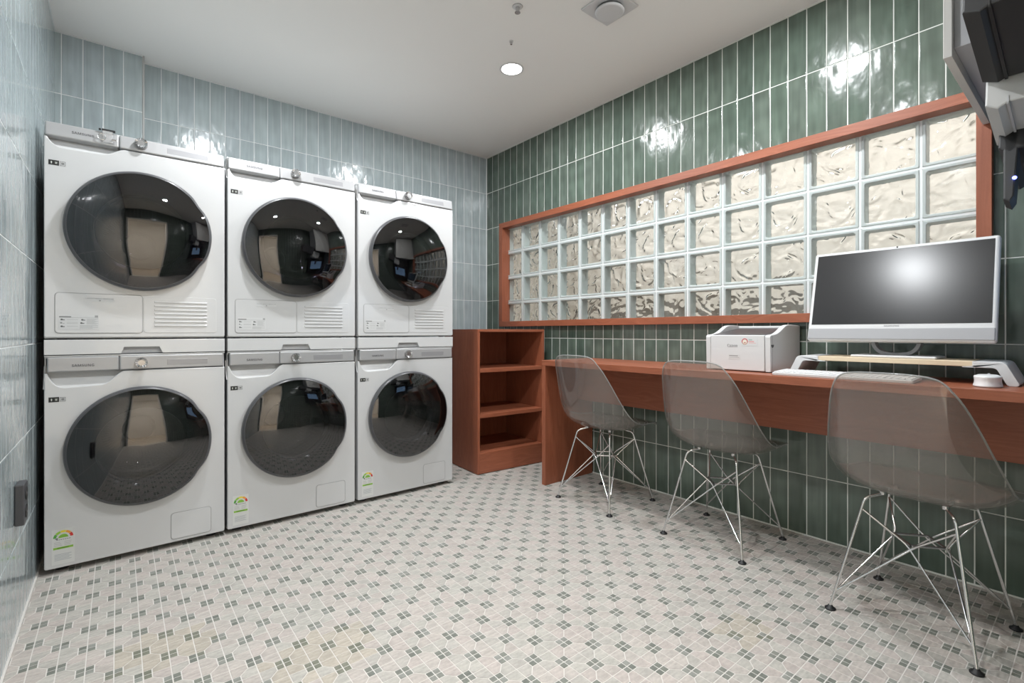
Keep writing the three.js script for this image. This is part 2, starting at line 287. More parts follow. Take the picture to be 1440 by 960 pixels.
// ------------------------------------------------------------------ mosaic floor
{
  const floor = structure(group('floor'));
  mesh('grout_bed', (() => { const g = new THREE.BoxGeometry(-LEFT + 0.2, 0.1, REAR + 0.2); g.translate(LEFT / 2, -0.0507 - 0.0003, REAR / 2); return metreUV(g); })(), M.groutFloor, floor);
  const p = 0.0615, c = 0.0200, j = 0.00105, X0 = -1.711, Z0 = 2.007;   // lattice pitch, half cluster, half joint
  function piece(poly, inset) {   // polygon (x, z), counter-clockwise seen from above after flipping, shrunk by the joint
    const n = poly.length, out = [];
    for (let k = 0; k < n; k++) {
      const a = poly[(k + n - 1) % n], b = poly[k], q = poly[(k + 1) % n];
      const e1 = [b[0] - a[0], b[1] - a[1]], e2 = [q[0] - b[0], q[1] - b[1]], l1 = Math.hypot(...e1), l2 = Math.hypot(...e2);
      const n1 = [-e1[1] / l1, e1[0] / l1], n2 = [-e2[1] / l2, e2[0] / l2], d = 1 + n1[0] * n2[0] + n1[1] * n2[1];
      out.push([b[0] + inset * (n1[0] + n2[0]) / d, b[1] + inset * (n1[1] + n2[1]) / d]);
    }
    return out;
  }
  function prism(poly, du, dv) {   // top at y = 0 with a tiny arris
    const inner = piece(poly, 0.0006), q = [], nn = [], uv = [], n = poly.length, add = (P, y, N) => { q.push(P[0], y, P[1]); nn.push(...N); uv.push(P[0] + du, P[1] + dv); };
    for (let k = 1; k < n - 1; k++) for (const i of [0, k + 1, k]) add(inner[i], 0, [0, 1, 0]);
    for (let k = 0; k < n; k++) {
      const l = (k + 1) % n, e = [poly[l][0] - poly[k][0], poly[l][1] - poly[k][1]], L = Math.hypot(...e), N = V3(e[1] / L, 0.8, -e[0] / L).normalize().toArray();
      add(poly[k], -0.0014, N); add(inner[k], 0, N); add(inner[l], 0, N); add(poly[k], -0.0014, N); add(inner[l], 0, N); add(poly[l], -0.0014, N);
    }
    const g = new THREE.BufferGeometry(); g.setAttribute('position', new THREE.Float32BufferAttribute(q, 3)); g.setAttribute('normal', new THREE.Float32BufferAttribute(nn, 3)); g.setAttribute('uv', new THREE.Float32BufferAttribute(uv, 2)); return g;
  }
  // one cell is the square between lattice lines; a diagonal joint runs between the two cluster corners
  const shapesFor = (odd) => {
    const f = (P) => P.map(([x, z]) => (odd ? [p - x, z] : [x, z]));
    const lower = [[c, 0], [p, 0], [p, p - c], [p - c, p - c], [c, c]], upper = [[0, c], [c, c], [p - c, p - c], [p - c, p], [0, p]], q0 = [[0, 0], [c, 0], [c, c], [0, c]], q1 = [[p - c, p - c], [p, p - c], [p, p], [p - c, p]];
    return [lower, upper, q0, q1].map((s, k) => { const t = f(s); const o = odd ? t.reverse() : t; return { poly: piece(o, k < 2 ? j : j * 1.25), chip: k > 1 }; });
  };
  const kinds = [shapesFor(false), shapesFor(true)];
  const geos = kinds.map((K) => K.map((s) => [0, 1, 2, 3].map((v) => prism(s.poly, v * 0.13, v * 0.21))));
  const all = [];
  const i0 = Math.floor((LEFT - X0) / p), i1 = Math.ceil((0 - X0) / p), k0 = Math.floor((0 - Z0) / p), k1 = Math.ceil((REAR - Z0) / p);
  for (let i = i0; i < i1; i++) for (let k = k0; k < k1; k++) {
    const odd = ((i + k) % 2 + 2) % 2;
    kinds[odd].forEach((s, n) => {
      const x = X0 + i * p, z = Z0 + k * p;
      if (s.poly.some(([a, b]) => x + a < LEFT + 0.002 || x + a > -0.002 || z + b < 0.002 || z + b > REAR)) {
        const cut = clip(s.poly.map(([a, b]) => [Math.min(Math.max(x + a, LEFT + 0.003), -0.003), Math.min(Math.max(z + b, 0.003), REAR)]));
        if (cut) all.push({ geo: prism(cut, 0, 0), x: 0, z: 0, chip: s.chip, cx: x, cz: z, cut: true });
        return;
      }
      const cx = x + s.poly.reduce((t, q) => t + q[0], 0) / s.poly.length, cz = z + s.poly.reduce((t, q) => t + q[1], 0) / s.poly.length;
      all.push({ geo: geos[odd][n][Math.floor(rnd() * 4)], x, z, chip: s.chip, cx, cz });
    });
  }
  function clip(poly) {   // drop doubled corners after clamping to the room; leave out slivers
    const out = []; for (const q of poly) if (!out.length || Math.hypot(q[0] - out[out.length - 1][0], q[1] - out[out.length - 1][1]) > 1e-4) out.push(q);
    if (out.length > 2 && Math.hypot(out[0][0] - out[out.length - 1][0], out[0][1] - out[out.length - 1][1]) < 1e-4) out.pop();
    let A = 0; out.forEach((q, k) => { const r = out[(k + 1) % out.length]; A += q[0] * r[1] - r[0] * q[1]; });
    return out.length > 2 && Math.abs(A) > 6e-5 ? out : null;
  }
  for (const t of all) {
    const [px, py, D] = project(t.cx, 0, t.cz);
    t.size = D > 0.1 && px > -5 && px < 1445 && py < 965 && !t.cut ? 1 / (D * D) * (0.93 / D) : 0;
    // scuffed, yellowed patches in the middle of the floor
    const stain = Math.max(0, 1 - Math.hypot((t.cx + 2.33) / 0.20, (t.cz - 1.60) / 0.16)) + Math.max(0, 1 - Math.hypot((t.cx + 1.98) / 0.22, (t.cz - 1.92) / 0.17)) + Math.max(0, 1 - Math.hypot((t.cx + 0.92) / 0.16, (t.cz - 2.62) / 0.2)) * 0.6;
    t.stain = stain * (0.5 + rnd()) > 0.34;
  }
  const stainedStone = [[0.490, 0.445, 0.385], [0.468, 0.428, 0.372]].map((q) => std(lin(...q), 0.65, { map: stoneMap })), stainedChip = [[0.190, 0.198, 0.155], [0.210, 0.216, 0.174]].map((q) => std(lin(...q), 0.6, { map: stoneMap }));
  all.sort((a, b) => b.size - a.size);
  const count = { true: 0, false: 0 }, rest = { true: [], false: [] };
  for (const t of all) {
    const mats = t.stain ? (t.chip ? stainedChip : stainedStone) : t.chip ? chipMats : stoneMats, mat = mats[Math.floor(rnd() * mats.length)];
    if (t.size > 0 && count[t.chip] < 300) {
      count[t.chip]++;
      const m = mesh(t.chip ? 'green_tile' : 'stone_tile', t.geo, mat, floor); m.position.set(t.x, 0, t.z);
    } else {
      const g = t.geo.clone(); g.translate(t.x, 0, t.z); const ca = new Float32Array(g.attributes.position.count * 3);
      for (let q = 0; q < ca.length; q += 3) { ca[q] = mat.color.r; ca[q + 1] = mat.color.g; ca[q + 2] = mat.color.b; }
      g.setAttribute('color', new THREE.BufferAttribute(ca, 3)); rest[t.chip].push(g);
    }
  }
  mesh('farther_stone_tile', mergeGeometries(rest.false), pieceVertex, floor).userData.kind = 'stuff';
  mesh('farther_green_tile', mergeGeometries(rest.true), pieceVertex, floor).userData.kind = 'stuff';
}

// ------------------------------------------------------------------ glass-block window
{
  const w = structure(group('window_1'));
  w.userData.label = 'long glass-block window in a reddish wooden frame';
  const fx = -0.045, bx = 0.035, b = 0.041, z0 = 0.229, z1 = 3.084, y0 = 0.972, y1 = 1.804;
  mesh('frame_bar', rbox(fx, y1 - b, z0, bx, y1, z1, 0.0015, 'z'), M.wood, w);
  mesh('frame_bar', rbox(fx, y0, z0, bx, y0 + b, z1, 0.0015, 'z'), M.wood, w);
  mesh('frame_bar', rbox(fx, y0 + b, z0, bx, y1 - b, z0 + b, 0.0015, 'y'), M.wood, w);
  mesh('frame_bar', rbox(fx, y0 + b, z1 - b, bx, y1 - b, z1, 0.0015, 'y'), M.wood, w);
  const P = 0.2023, zj = 0.449 - P, rows = [0.966, 1.1685, 1.371, 1.5735, 1.776], xf = 0.018, depth = 0.068, joint = 0.0095;
  // mortar: one bar per joint, crossing
  const bars = [];
  for (let k = 0; k <= 14; k++) { const z = zj + P * k; bars.push(rbox(xf + 0.004, WIN.y0 - 0.02, z - joint / 2, xf + depth, WIN.y1 + 0.01, z + joint / 2, 0.0012, null, 1)); }
  for (const y of rows) bars.push(rbox(xf + 0.0035, y - joint / 2, zj, xf + depth, y + joint / 2, zj + P * 14, 0.0012, null, 1));
  mesh('mortar', merged(bars), M.mortar, w);
  const S = P - joint, rimGeo = (() => {
    const s = roundedShape(-S / 2, -S / 2, S / 2, S / 2, 0.006), h = roundedShape(-S / 2 + 0.012, -S / 2 + 0.012, S / 2 - 0.012, S / 2 - 0.012, 0.008, THREE.Path); s.holes.push(h);
    return plate(s, 0, depth, 0.003, 4);
  })();
  const faces = [0, 1, 2, 3, 4, 5].map((v) => {
    const g = new RoundedBoxGeometry(S - 0.022, S - 0.022, 0.007, 2, 0.003); return metreUV(g, null, v * 0.137, v * 0.211);
  });
  for (let k = 0; k < 14; k++) for (let r = 0; r < 4; r++) {
    const o = mesh('glass_block', rimGeo, M.blockRim, w); o.rotation.y = -Math.PI / 2; o.position.set(xf + depth, (rows[r] + rows[r + 1]) / 2, zj + P * (k + 0.5));
    const turn = Math.floor(rnd() * 4) * Math.PI / 2;
    const f = mesh('front_pane', faces[Math.floor(rnd() * 6)], M.blockFace, o); f.position.z = depth - 0.006; f.rotation.z = turn;
    const q = mesh('back_pane', faces[Math.floor(rnd() * 6)], M.blockBack, o); q.position.z = 0.008; q.rotation.z = turn + Math.PI / 2;
  }
}
// the lit passage that shows through the blocks
{
  const g = structure(group('wall_passage'));
  const box = (x0, y0, z0, x1, y1, z1, m, n) => { const q = new THREE.BoxGeometry(x1 - x0, y1 - y0, z1 - z0); q.translate((x0 + x1) / 2, (y0 + y1) / 2, (z0 + z1) / 2); return mesh(n, metreUV(q), m, g); };
  box(1.35, -0.1, -0.9, 1.45, 2.6, 4.9, M.cream, 'passage_wall'); box(0.1, -0.1, -1.0, 1.45, 2.6, -0.9, M.cream, 'passage_wall'); box(0.1, -0.1, 4.9, 1.45, 2.6, 5.0, M.cream, 'passage_wall');
  box(0.1, 2.5, -0.9, 1.45, 2.6, 4.9, M.plaster, 'passage_ceiling'); box(0.1, -0.1, -0.9, 1.45, 0, 4.9, M.beige, 'passage_floor'); box(0.1, 0, -0.9, 0.2, 2.5, -0.001, M.cream, 'passage_wall'); box(0.1, 0, REAR - 0.001, 0.2, 2.5, 4.9, M.cream, 'passage_wall');
  box(0.95, 0, 0.2, 1.35, 1.13, 2.9, std(lin(0.30, 0.265, 0.23), 0.6), 'built_in_counter');
  const l = thing('ceiling_panel_light', 'long white ceiling light panel in the passage behind the glass blocks', 'ceiling light', [0.75, 2.5, 1.9]);
  mesh('frame', rbox(-0.17, -0.014, -1.82, 0.17, 0, 1.82, 0.003), M.whiteMatt, l);
  mesh('diffuser', rbox(-0.15, -0.017, -1.80, 0.15, -0.012, 1.80, 0.002), std(lin(0.9, 0.9, 0.88), 0.6, { emissive: lin(1, 0.97, 0.92), emissiveIntensity: 1.5 }), l);
  const a = new THREE.RectAreaLight(lin(1, 0.955, 0.945), CORRIDOR_POWER, 0.28, 3.58); a.position.set(0, -0.02, 0); a.rotation.x = -Math.PI / 2; a.name = 'panel_light'; l.add(a);
}
// entrance lobby behind the doorway (mirrored in the glass doors)
{
  const g = structure(group('wall_lobby'));
  const box = (x0, y0, z0, x1, y1, z1, m, n) => { const q = new THREE.BoxGeometry(x1 - x0, y1 - y0, z1 - z0); q.translate((x0 + x1) / 2, (y0 + y1) / 2, (z0 + z1) / 2); return mesh(n, metreUV(q), m, g); };
  const a = REAR + 0.1, e = 5.7;
  box(-3.3, -0.1, e, -1.1, 2.6, e + 0.1, M.cream, 'lobby_wall'); box(-3.4, -0.1, a, -3.3, 2.6, e, M.cream, 'lobby_wall'); box(-1.1, -0.1, a, -1.0, 2.6, e, M.cream, 'lobby_wall');
  box(-3.3, 2.5, a, -1.1, 2.6, e, M.plaster, 'lobby_ceiling'); box(-3.3, -0.1, a - 0.1, -1.1, -0.0005, e, M.beige, 'lobby_floor'); box(-3.4, 0, a, LEFT - 0.08, 2.5, a + 0.05, M.cream, 'lobby_wall');
  const l = thing('lobby_light', 'flat white ceiling light panel in the entrance lobby', 'ceiling light', [-2.1, 2.5, 4.13]);
  mesh('diffuser', rbox(-0.40, -0.017, -0.30, 0.40, 0, 0.30, 0.002), std(lin(0.9, 0.9, 0.88), 0.6, { emissive: lin(1, 0.92, 0.82), emissiveIntensity: 1.5 }), l);
  const q = new THREE.RectAreaLight(lin(1, 0.955, 0.90), ENTRY_POWER, 0.78, 0.58); q.position.set(0, -0.02, 0); q.rotation.x = -Math.PI / 2; q.name = 'lobby_area_light'; l.add(q);
  const d = structure(group('door_1')); d.userData.label = 'pale beige door frame of the rear doorway';
  for (const x of [DOOR.x0, DOOR.x1 - 0.04]) mesh('jamb', rbox(x, 0, REAR - 0.02, x + 0.04, DOOR.h, REAR + 0.1, 0.003), M.cream, d);
  mesh('head', rbox(DOOR.x0, DOOR.h - 0.04, REAR - 0.02, DOOR.x1, DOOR.h, REAR + 0.1, 0.003), M.cream, d);
}

// ------------------------------------------------------------------ ceiling fittings
const ringGeo = (() => { const s = new THREE.Shape(); s.absarc(0, 0, 0.068, 0, Math.PI * 2); const h = new THREE.Path(); h.absarc(0, 0, 0.0565, 0, Math.PI * 2); s.holes.push(h); const g = plate(s, 0, 0.004, 0.001, 48); g.rotateX(Math.PI / 2); return g; })();
const LL = ['round recessed downlight nearest the tiled corner, by the window', 'round recessed downlight above the washers', 'round recessed downlight above the desk', 'round recessed downlight in the middle of the room'];
DOWNLIGHTS.forEach(([x, z], k) => {
  const l = thing('downlight', LL[k], 'ceiling light', [x, CEIL, z], 0, 'recessed ceiling downlights');
  mesh('trim_ring', ringGeo, M.whiteMatt, l);
  mesh('diffuser', cyl(0.0565, 0.0565, 0.002, 40, [0, -0.0012, 0]), std(lin(0.9, 0.9, 0.9), 0.6, { emissive: lin(1, 0.985, 0.96), emissiveIntensity: 9 }), l);
  const a = new THREE.RectAreaLight(lin(0.945, 0.975, 1.0), LAMP_POWER, 0.078, 0.078); a.position.set(0, -0.0045, 0); a.rotation.x = -Math.PI / 2; a.name = 'downlight_area'; l.add(a);
});
{
  const v = thing('ceiling_vent', 'square light-grey ceiling air vent with a round raised disc', 'vent', [-0.708, CEIL, 1.915]);
  mesh('plate', rbox(-0.092, -0.010, -0.092, 0.092, 0, 0.092, 0.008, null, 3), std(lin(0.60, 0.60, 0.61), 0.5), v);
  mesh('collar', cyl(0.058, 0.058, 0.012, 40, [0, -0.016, 0]), std(lin(0.10, 0.10, 0.10), 0.7), v);
  mesh('disc', new THREE.LatheGeometry([[0, -0.034], [0.055, -0.033], [0.064, -0.029], [0.066, -0.024], [0.060, -0.019], [0, -0.019]].map(([r, y]) => new THREE.Vector2(r, y)), 48), std(lin(0.60, 0.60, 0.61), 0.5), v);
  const s = thing('sprinkler_head', 'small metal sprinkler head with a ring on the ceiling', 'sprinkler', [-1.032, CEIL, 1.651]);
  mesh('escutcheon', new THREE.LatheGeometry([[0.0, -0.004], [0.020, -0.004], [0.024, 0], [0, 0]].map(([r, y]) => new THREE.Vector2(r, y)), 24), M.whiteMatt, s);
  mesh('nozzle', cyl(0.008, 0.010, 0.022, 16, [0, -0.014, 0]), M.chromeDark, s);
  mesh('deflector', cyl(0.013, 0.013, 0.002, 16, [0, -0.027, 0]), M.chromeDark, s);
  const q = thing('ceiling_sensor', 'tiny dark metal nozzle on the ceiling beside the downlight', 'sensor', [-0.89, CEIL, 1.43]);
  mesh('cup', cyl(0.011, 0.011, 0.004, 16, [0, -0.002, 0]), M.whiteMatt, q); mesh('tip', cyl(0.005, 0.007, 0.014, 12, [0, -0.010, 0]), M.chromeDark, q);
}

// ------------------------------------------------------------------ laundry machines
const iconPrint = std(lin(1, 1, 1), 0.5, { map: printed(200, 64, (c, w, h) => {
  c.fillStyle = '#c7c8c8'; c.fillRect(0, 0, w, h); c.fillStyle = '#20211f'; c.fillRect(0, 0, 122, h);
  c.fillStyle = '#c8cac4'; c.beginPath(); c.moveTo(34, 14); c.lineTo(46, 30); c.lineTo(40, 30); c.lineTo(40, 48); c.lineTo(28, 48); c.lineTo(28, 30); c.lineTo(22, 30); c.fill(); c.fillRect(72, 22, 32, 6); c.fillRect(84, 28, 8, 18); c.fillRect(72, 38, 32, 4);
  c.strokeStyle = '#4a4a4a'; c.lineWidth = 5; c.strokeRect(134, 7, 60, 50); c.fillStyle = '#7c7c7c'; c.fillRect(145, 17, 38, 30);
}) });
const energyPrint = std(lin(1, 1, 1), 0.5, { map: printed(256, 560, (c, w, h) => {
  c.fillStyle = '#cfd0ce'; c.fillRect(0, 0, w, h);
  const cols = ['#4f9a3a', '#8fbf3c', '#e5d23c', '#e39a33', '#c9302c']; c.lineWidth = 34;
  cols.forEach((k, i) => { c.strokeStyle = k; c.beginPath(); c.arc(128, 140, 96, Math.PI * (1 + i / 5 + 0.006), Math.PI * (1 + (i + 1) / 5 - 0.006)); c.stroke(); });
  c.fillStyle = '#7fb53f'; c.beginPath(); c.arc(128, 142, 56, Math.PI, 0); c.fill();
  c.fillStyle = '#3b3f3b'; c.beginPath(); c.moveTo(30, 150); c.lineTo(66, 136); c.lineTo(66, 164); c.fill(); for (let k = 0; k < 7; k++) c.fillRect(50 + k * 24, 166, 16, 8);
  c.fillStyle = '#a8aaa6'; for (let r = 0; r < 3; r++) { c.fillRect(24, 206 + r * 26, 70 + r * 10, 7); c.fillRect(140, 206 + r * 26, 84 - r * 8, 7); }
  c.fillStyle = '#86b63f'; c.fillRect(16, 286, 224, 34); c.fillStyle = '#4c7a2a'; c.fillRect(60, 298, 130, 10);
  c.fillStyle = '#9aa0a6'; for (let r = 0; r < 5; r++) c.fillRect(30, 400 + r * 22, 190 - (r % 2) * 24, 7);
}) });
const guidePrint = std(lin(1, 1, 1), 0.5, { map: printed(512, 256, (c, w, h) => {
  c.fillStyle = '#c7c8c8'; c.fillRect(0, 0, w, h); c.fillStyle = '#6d6e6e'; c.fillRect(4, 26, 150, 16); c.fillRect(4, 48, 500, 3); c.fillStyle = '#9a9b9b'; c.fillRect(458, 4, 44, 38);
  c.fillStyle = '#5b5c5c'; for (const [x, y] of [[20, 70], [20, 190], [280, 72], [268, 130]]) { c.beginPath(); c.arc(x + 16, y + 14, 15, 0, 7); c.fill(); c.fillRect(x + 20, y + 12, 34, 14); }
  c.fillStyle = '#8d8e8e'; c.beginPath(); c.arc(30, 142, 14, 0, 7); c.fill(); c.fillRect(46, 150, 26, 8);
  c.fillStyle = '#9c9d9d'; for (const y of [84, 130, 150, 200]) c.fillRect(100, y, 140, 5); for (let k = 0; k < 8; k++) c.fillRect(352, 70 + k * 13, 150 - (k % 3) * 22, 5); for (let k = 0; k < 4; k++) c.fillRect(262, 186 + k * 15, 238 - (k % 2) * 70, 6);
}) });
const captionPrint = std(lin(1, 1, 1), 0.4, { map: printed(352, 64, (c, w, h) => { c.fillStyle = '#c7c8c8'; c.fillRect(0, 0, w, h); c.fillStyle = '#98999a'; for (let k = 0; k < 21; k++) c.fillRect(6 + k * 16.4, 8, 7 + (k * 5) % 6, 12); c.fillRect(166, 36, 22, 20); }) });
const domeR = (a) => 0.2435 - 0.0065 * (Math.exp(-(((a - 0.60) / 0.13) ** 2)) + Math.exp(-(((a + 0.60) / 0.13) ** 2)));   // outline of a door: a circle pinched above and below the grip
function doorSurface(rs, zs, flip = false, seg = 96) {   // rings of fractions of the outline at given heights
  const g = new THREE.BufferGeometry(), q = [], idx = [], uv = [];
  rs.forEach((f, i) => { for (let k = 0; k < seg; k++) { const a = (k / seg) * Math.PI * 2, sa = a > Math.PI ? a - Math.PI * 2 : a, R = f < 0.8 ? 0.2435 * f : (domeR(sa) - 0.2435) * ((f - 0.8) / 0.2) + 0.2435 * f; q.push(R * Math.cos(a), R * Math.sin(a), zs[i]); uv.push(a / 6.283, f); } });
  for (let i = 0; i < rs.length - 1; i++) for (let k = 0; k < seg; k++) { const l = (k + 1) % seg, a = i * seg + k, b = i * seg + l, c = a + seg, d = b + seg; if (flip) idx.push(a, b, c, b, d, c); else idx.push(a, c, b, b, c, d); }
  g.setAttribute('position', new THREE.Float32BufferAttribute(q, 3)); g.setAttribute('uv', new THREE.Float32BufferAttribute(uv, 2)); g.setIndex(idx); g.computeVertexNormals(); return g;
}
const dialGeo = (() => {   // knob with a sunburst of facets
  const parts = [cyl(0.0192, 0.0185, 0.016, 40, [0, 0, 0.008], 'z')];
  const n = 28, q = [], tip = 0.0135; for (let k = 0; k < n; k++) { const a = (k / n) * 6.2832, b = ((k + 1) / n) * 6.2832, h = k % 2 ? 0.0166 : 0.0190; q.push(0, 0, tip, 0.0178 * Math.cos(a), 0.0178 * Math.sin(a), k % 2 ? 0.0166 : 0.0190, 0.0178 * Math.cos(b), 0.0178 * Math.sin(b), k % 2 ? 0.0190 : 0.0166); }
  const g = new THREE.BufferGeometry(); g.setAttribute('position', new THREE.Float32BufferAttribute(q, 3)); g.setAttribute('uv', new THREE.Float32BufferAttribute(new Float32Array(q.length / 3 * 2), 2)); g.computeVertexNormals(); parts.push(g);
  return merged(parts).scale(1.15, 1.15, 1.1);
})();
const letterGeo = lettering('SAMSUNG', 0.0095, 0.066);
const HW = 0.2975;
function frontPlate(y0, y1, doorY, scoop) {
  const s = new THREE.Shape(), r = 0.008;
  s.moveTo(-HW + r, y0); s.lineTo(HW - r, y0); s.absarc(HW - r, y0 + r, r, -Math.PI / 2, 0, false); s.lineTo(HW, y1);
  if (scoop) {   // finger scoop under the drawer
    s.lineTo(-0.060, y1); s.bezierCurveTo(-0.085, y1 - 0.006, -0.095, y1 - scoop * 0.75, -0.130, y1 - scoop * 0.92); s.lineTo(-0.235, y1 - scoop); s.bezierCurveTo(-0.268, y1 - scoop, -0.280, y1 - scoop * 0.5, -0.289, y1);
  }
  s.lineTo(-HW, y1); s.lineTo(-HW, y0 + r); s.absarc(-HW + r, y0 + r, r, Math.PI, Math.PI * 1.5, false);
  const h = new THREE.Path(); h.absarc(0, doorY, 0.195, 0, Math.PI * 2, true); s.holes.push(h);
  return plate(s, -0.024, 0, 0.0035, 40);
}
function cabinet(y0, y1) {   // hollow sheet-metal housing
  return merged([rbox(-HW, y0, -0.62, -HW + 0.004, y1, -0.018, 0.0015), rbox(HW - 0.004, y0, -0.62, HW, y1, -0.018, 0.0015), rbox(-HW, y1 - 0.006, -0.62, HW, y1, -0.018, 0.002), rbox(-HW, y0, -0.62, HW, y0 + 0.006, -0.018, 0.002), rbox(-HW, y0, -0.62, HW, y1, -0.614, 0.002)]);
}
const shared = {
  washBody: cabinet(0.022, 0.832), washFront: frontPlate(0.022, 0.7705, 0.46, 0.056), dryBody: cabinet(0.0, 0.822), dryFront: frontPlate(0.004, 0.7705, 0.44, 0.036),
  drum: new THREE.LatheGeometry([[0.0, -0.46], [0.06, -0.46], [0.07, -0.452], [0.20, -0.45], [0.225, -0.44], [0.235, -0.42], [0.235, -0.10], [0.22, -0.075], [0.185, -0.06]].map(([r, y]) => new THREE.Vector2(r, y)), 64).rotateX(Math.PI / 2),
  gasket: new THREE.LatheGeometry([[0.16, -0.066], [0.152, -0.05], [0.156, -0.03], [0.172, -0.022], [0.180, -0.012], [0.1945, -0.010], [0.1945, -0.020], [0.184, -0.05], [0.188, -0.066], [0.16, -0.066]].map(([r, y]) => new THREE.Vector2(r, y)), 64).rotateX(Math.PI / 2),
  lifter: merged([0, 1, 2].map((k) => { const g = new RoundedBoxGeometry(0.05, 0.05, 0.26, 2, 0.014); g.translate(0, 0.222, -0.26); g.rotateZ(k * 2.0944 + 0.5); return g; })),
  hub: new THREE.LatheGeometry([[0, -0.436], [0.018, -0.436], [0.022, -0.442], [0.050, -0.442], [0.055, -0.436], [0.060, -0.436], [0.066, -0.449], [0.066, -0.452]].map(([r, y]) => new THREE.Vector2(r, y)), 40).rotateX(Math.PI / 2),
  rim: doorSurface([0.80, 0.96, 1.0, 1.0, 0.975, 0.955], [0.004, 0.002, 0.010, 0.026, 0.036, 0.036], true),
  glass: doorSurface([0.958, 0.92, 0.85, 0.75, 0.64, 0.5, 0.34, 0.16, 0.002], [0.0355, 0.0385, 0.0440, 0.0505, 0.0560, 0.0610, 0.0645, 0.0663, 0.0667], true),
  inner: doorSurface([0.955, 0.80, 0.68, 0.63, 0.63], [0.030, 0.030, 0.028, 0.018, 0.010], true),
  bowl: new THREE.LatheGeometry([[0.0, -0.095], [0.06, -0.090], [0.105, -0.070], [0.130, -0.035], [0.142, 0.0], [0.152, 0.014]].map(([r, y]) => new THREE.Vector2(r, y)), 64).rotateX(Math.PI / 2),
  foot: cyl(0.02, 0.017, 0.026, 20),
  display: rbox(0.083, 0.788, 0.0, 0.232, 0.812, 0.0046, 0.001), drawer: rbox(-0.2895, 0.7735, -0.03, -0.0765, 0.832, 0.0042, 0.006), panel: rbox(-0.0755, 0.7735, -0.03, 0.2925, 0.832, 0.0042, 0.006),
  slat: rbox(0.039, -0.0035, 0, 0.228, 0.0035, 0.0035, 0.0016),
};
function scoopBack(y1, d) { const g = new THREE.BoxGeometry(0.25, d + 0.03, 0.003, 1, 6, 1), p = g.attributes.position; for (let i = 0; i < p.count; i++) { const t = (p.getY(i) + (d + 0.03) / 2) / (d + 0.03); p.setZ(i, p.getZ(i) - 0.004 - 0.030 * Math.sin(t * 1.57)); } g.computeVertexNormals(); g.translate(-0.176, y1 - d / 2 + 0.011, -0.002); return g; }
const washScoop = scoopBack(0.7705, 0.056), dryScoop = scoopBack(0.7705, 0.036);
const bowlGlass = phys(lin(0.72, 0.73, 0.74), 0.03, { transmission: 1, thickness: 0, ior: 1.5 });
const dryDrumMat = std(lin(0.44, 0.41, 0.37), 0.5, { metalness: 0.25, bumpMap: (() => { const t = dotBump.clone(); t.repeat.set(90, 24); t.needsUpdate = true; return t; })(), bumpScale: 0.0012 });
const washDrumMat = phys(lin(0.42, 0.42, 0.43), 0.32, { metalness: 0.9, bumpMap: (() => { const t = dotBump.clone(); t.repeat.set(70, 18); t.needsUpdate = true; return t; })(), bumpScale: 0.0012 });
function addDoor(t, y, dryer) {
  const d = group('door', t, [0, y, 0]);
  mesh('rim', shared.rim, M.darkRim, d); mesh('inner_ring', shared.inner, M.blackGloss, d); mesh('glass_cover', shared.glass, dryer ? M.dryerGlass : M.doorGlass, d);
  mesh('window_bowl', shared.bowl, bowlGlass, d);
  const drum = mesh('drum', shared.drum, dryer ? dryDrumMat : washDrumMat, t); drum.position.y = y;
  mesh('lifter', shared.lifter, dryer ? M.drumBeige : M.steel, drum); mesh('hub', shared.hub, dryer ? M.drumBeige : M.steel, drum);
  mesh('gasket', shared.gasket, M.gasket, t).position.y = y;
}
function makeWasher() {
  const t = group('front_load_washer');
  mesh('housing', shared.washBody, M.white, t); mesh('front_panel', shared.washFront, M.white, t); mesh('handle_scoop', washScoop, M.white, t);
  const dr = mesh('detergent_drawer', shared.drawer, M.silver, t); const lg = mesh('lettering', letterGeo, M.text, dr); lg.position.set(-0.186, 0.798, 0.0042);
  const p = mesh('control_panel', shared.panel, M.silver, t); mesh('display', shared.display, M.silverDark, p); mesh('dial', dialGeo, M.dial, p).position.set(-0.004, 0.802, 0.0042);
  const hood = rbox(-HW, 0.832, -0.62, HW, 0.838, 0.0, 0.002); mesh('top_lid', hood, M.white, t);
  addDoor(t, 0.46, false);
  const cov = mesh('drain_cover', plate(roundedShape(0.098, 0.036, 0.243, 0.146, 0.012), 0, 0.0018, 0.0008), M.white, t);
  mesh('cover_seam', (() => { const s = roundedShape(0.0955, 0.0335, 0.2455, 0.1485, 0.0135); s.holes.push(roundedShape(0.0972, 0.0352, 0.2438, 0.1468, 0.0123, THREE.Path)); return plate(s, -0.001, 0.0004, 0); })(), M.seam, cov);
  sticker(-0.285, 0.660, -0.236, 0.679, 0, iconPrint, 'icon_sticker', t).userData.label = 'black and grey icon sticker';
  sticker(-0.276, 0.036, -0.211, 0.171, 0, energyPrint, 'energy_label', t).userData.label = 'energy label with green to red arc';
  for (const x of [-0.25, 0.25]) for (const z of [-0.06, -0.55]) mesh('foot', shared.foot, M.black, t).position.set(x, 0.013, z);
  return t;
}
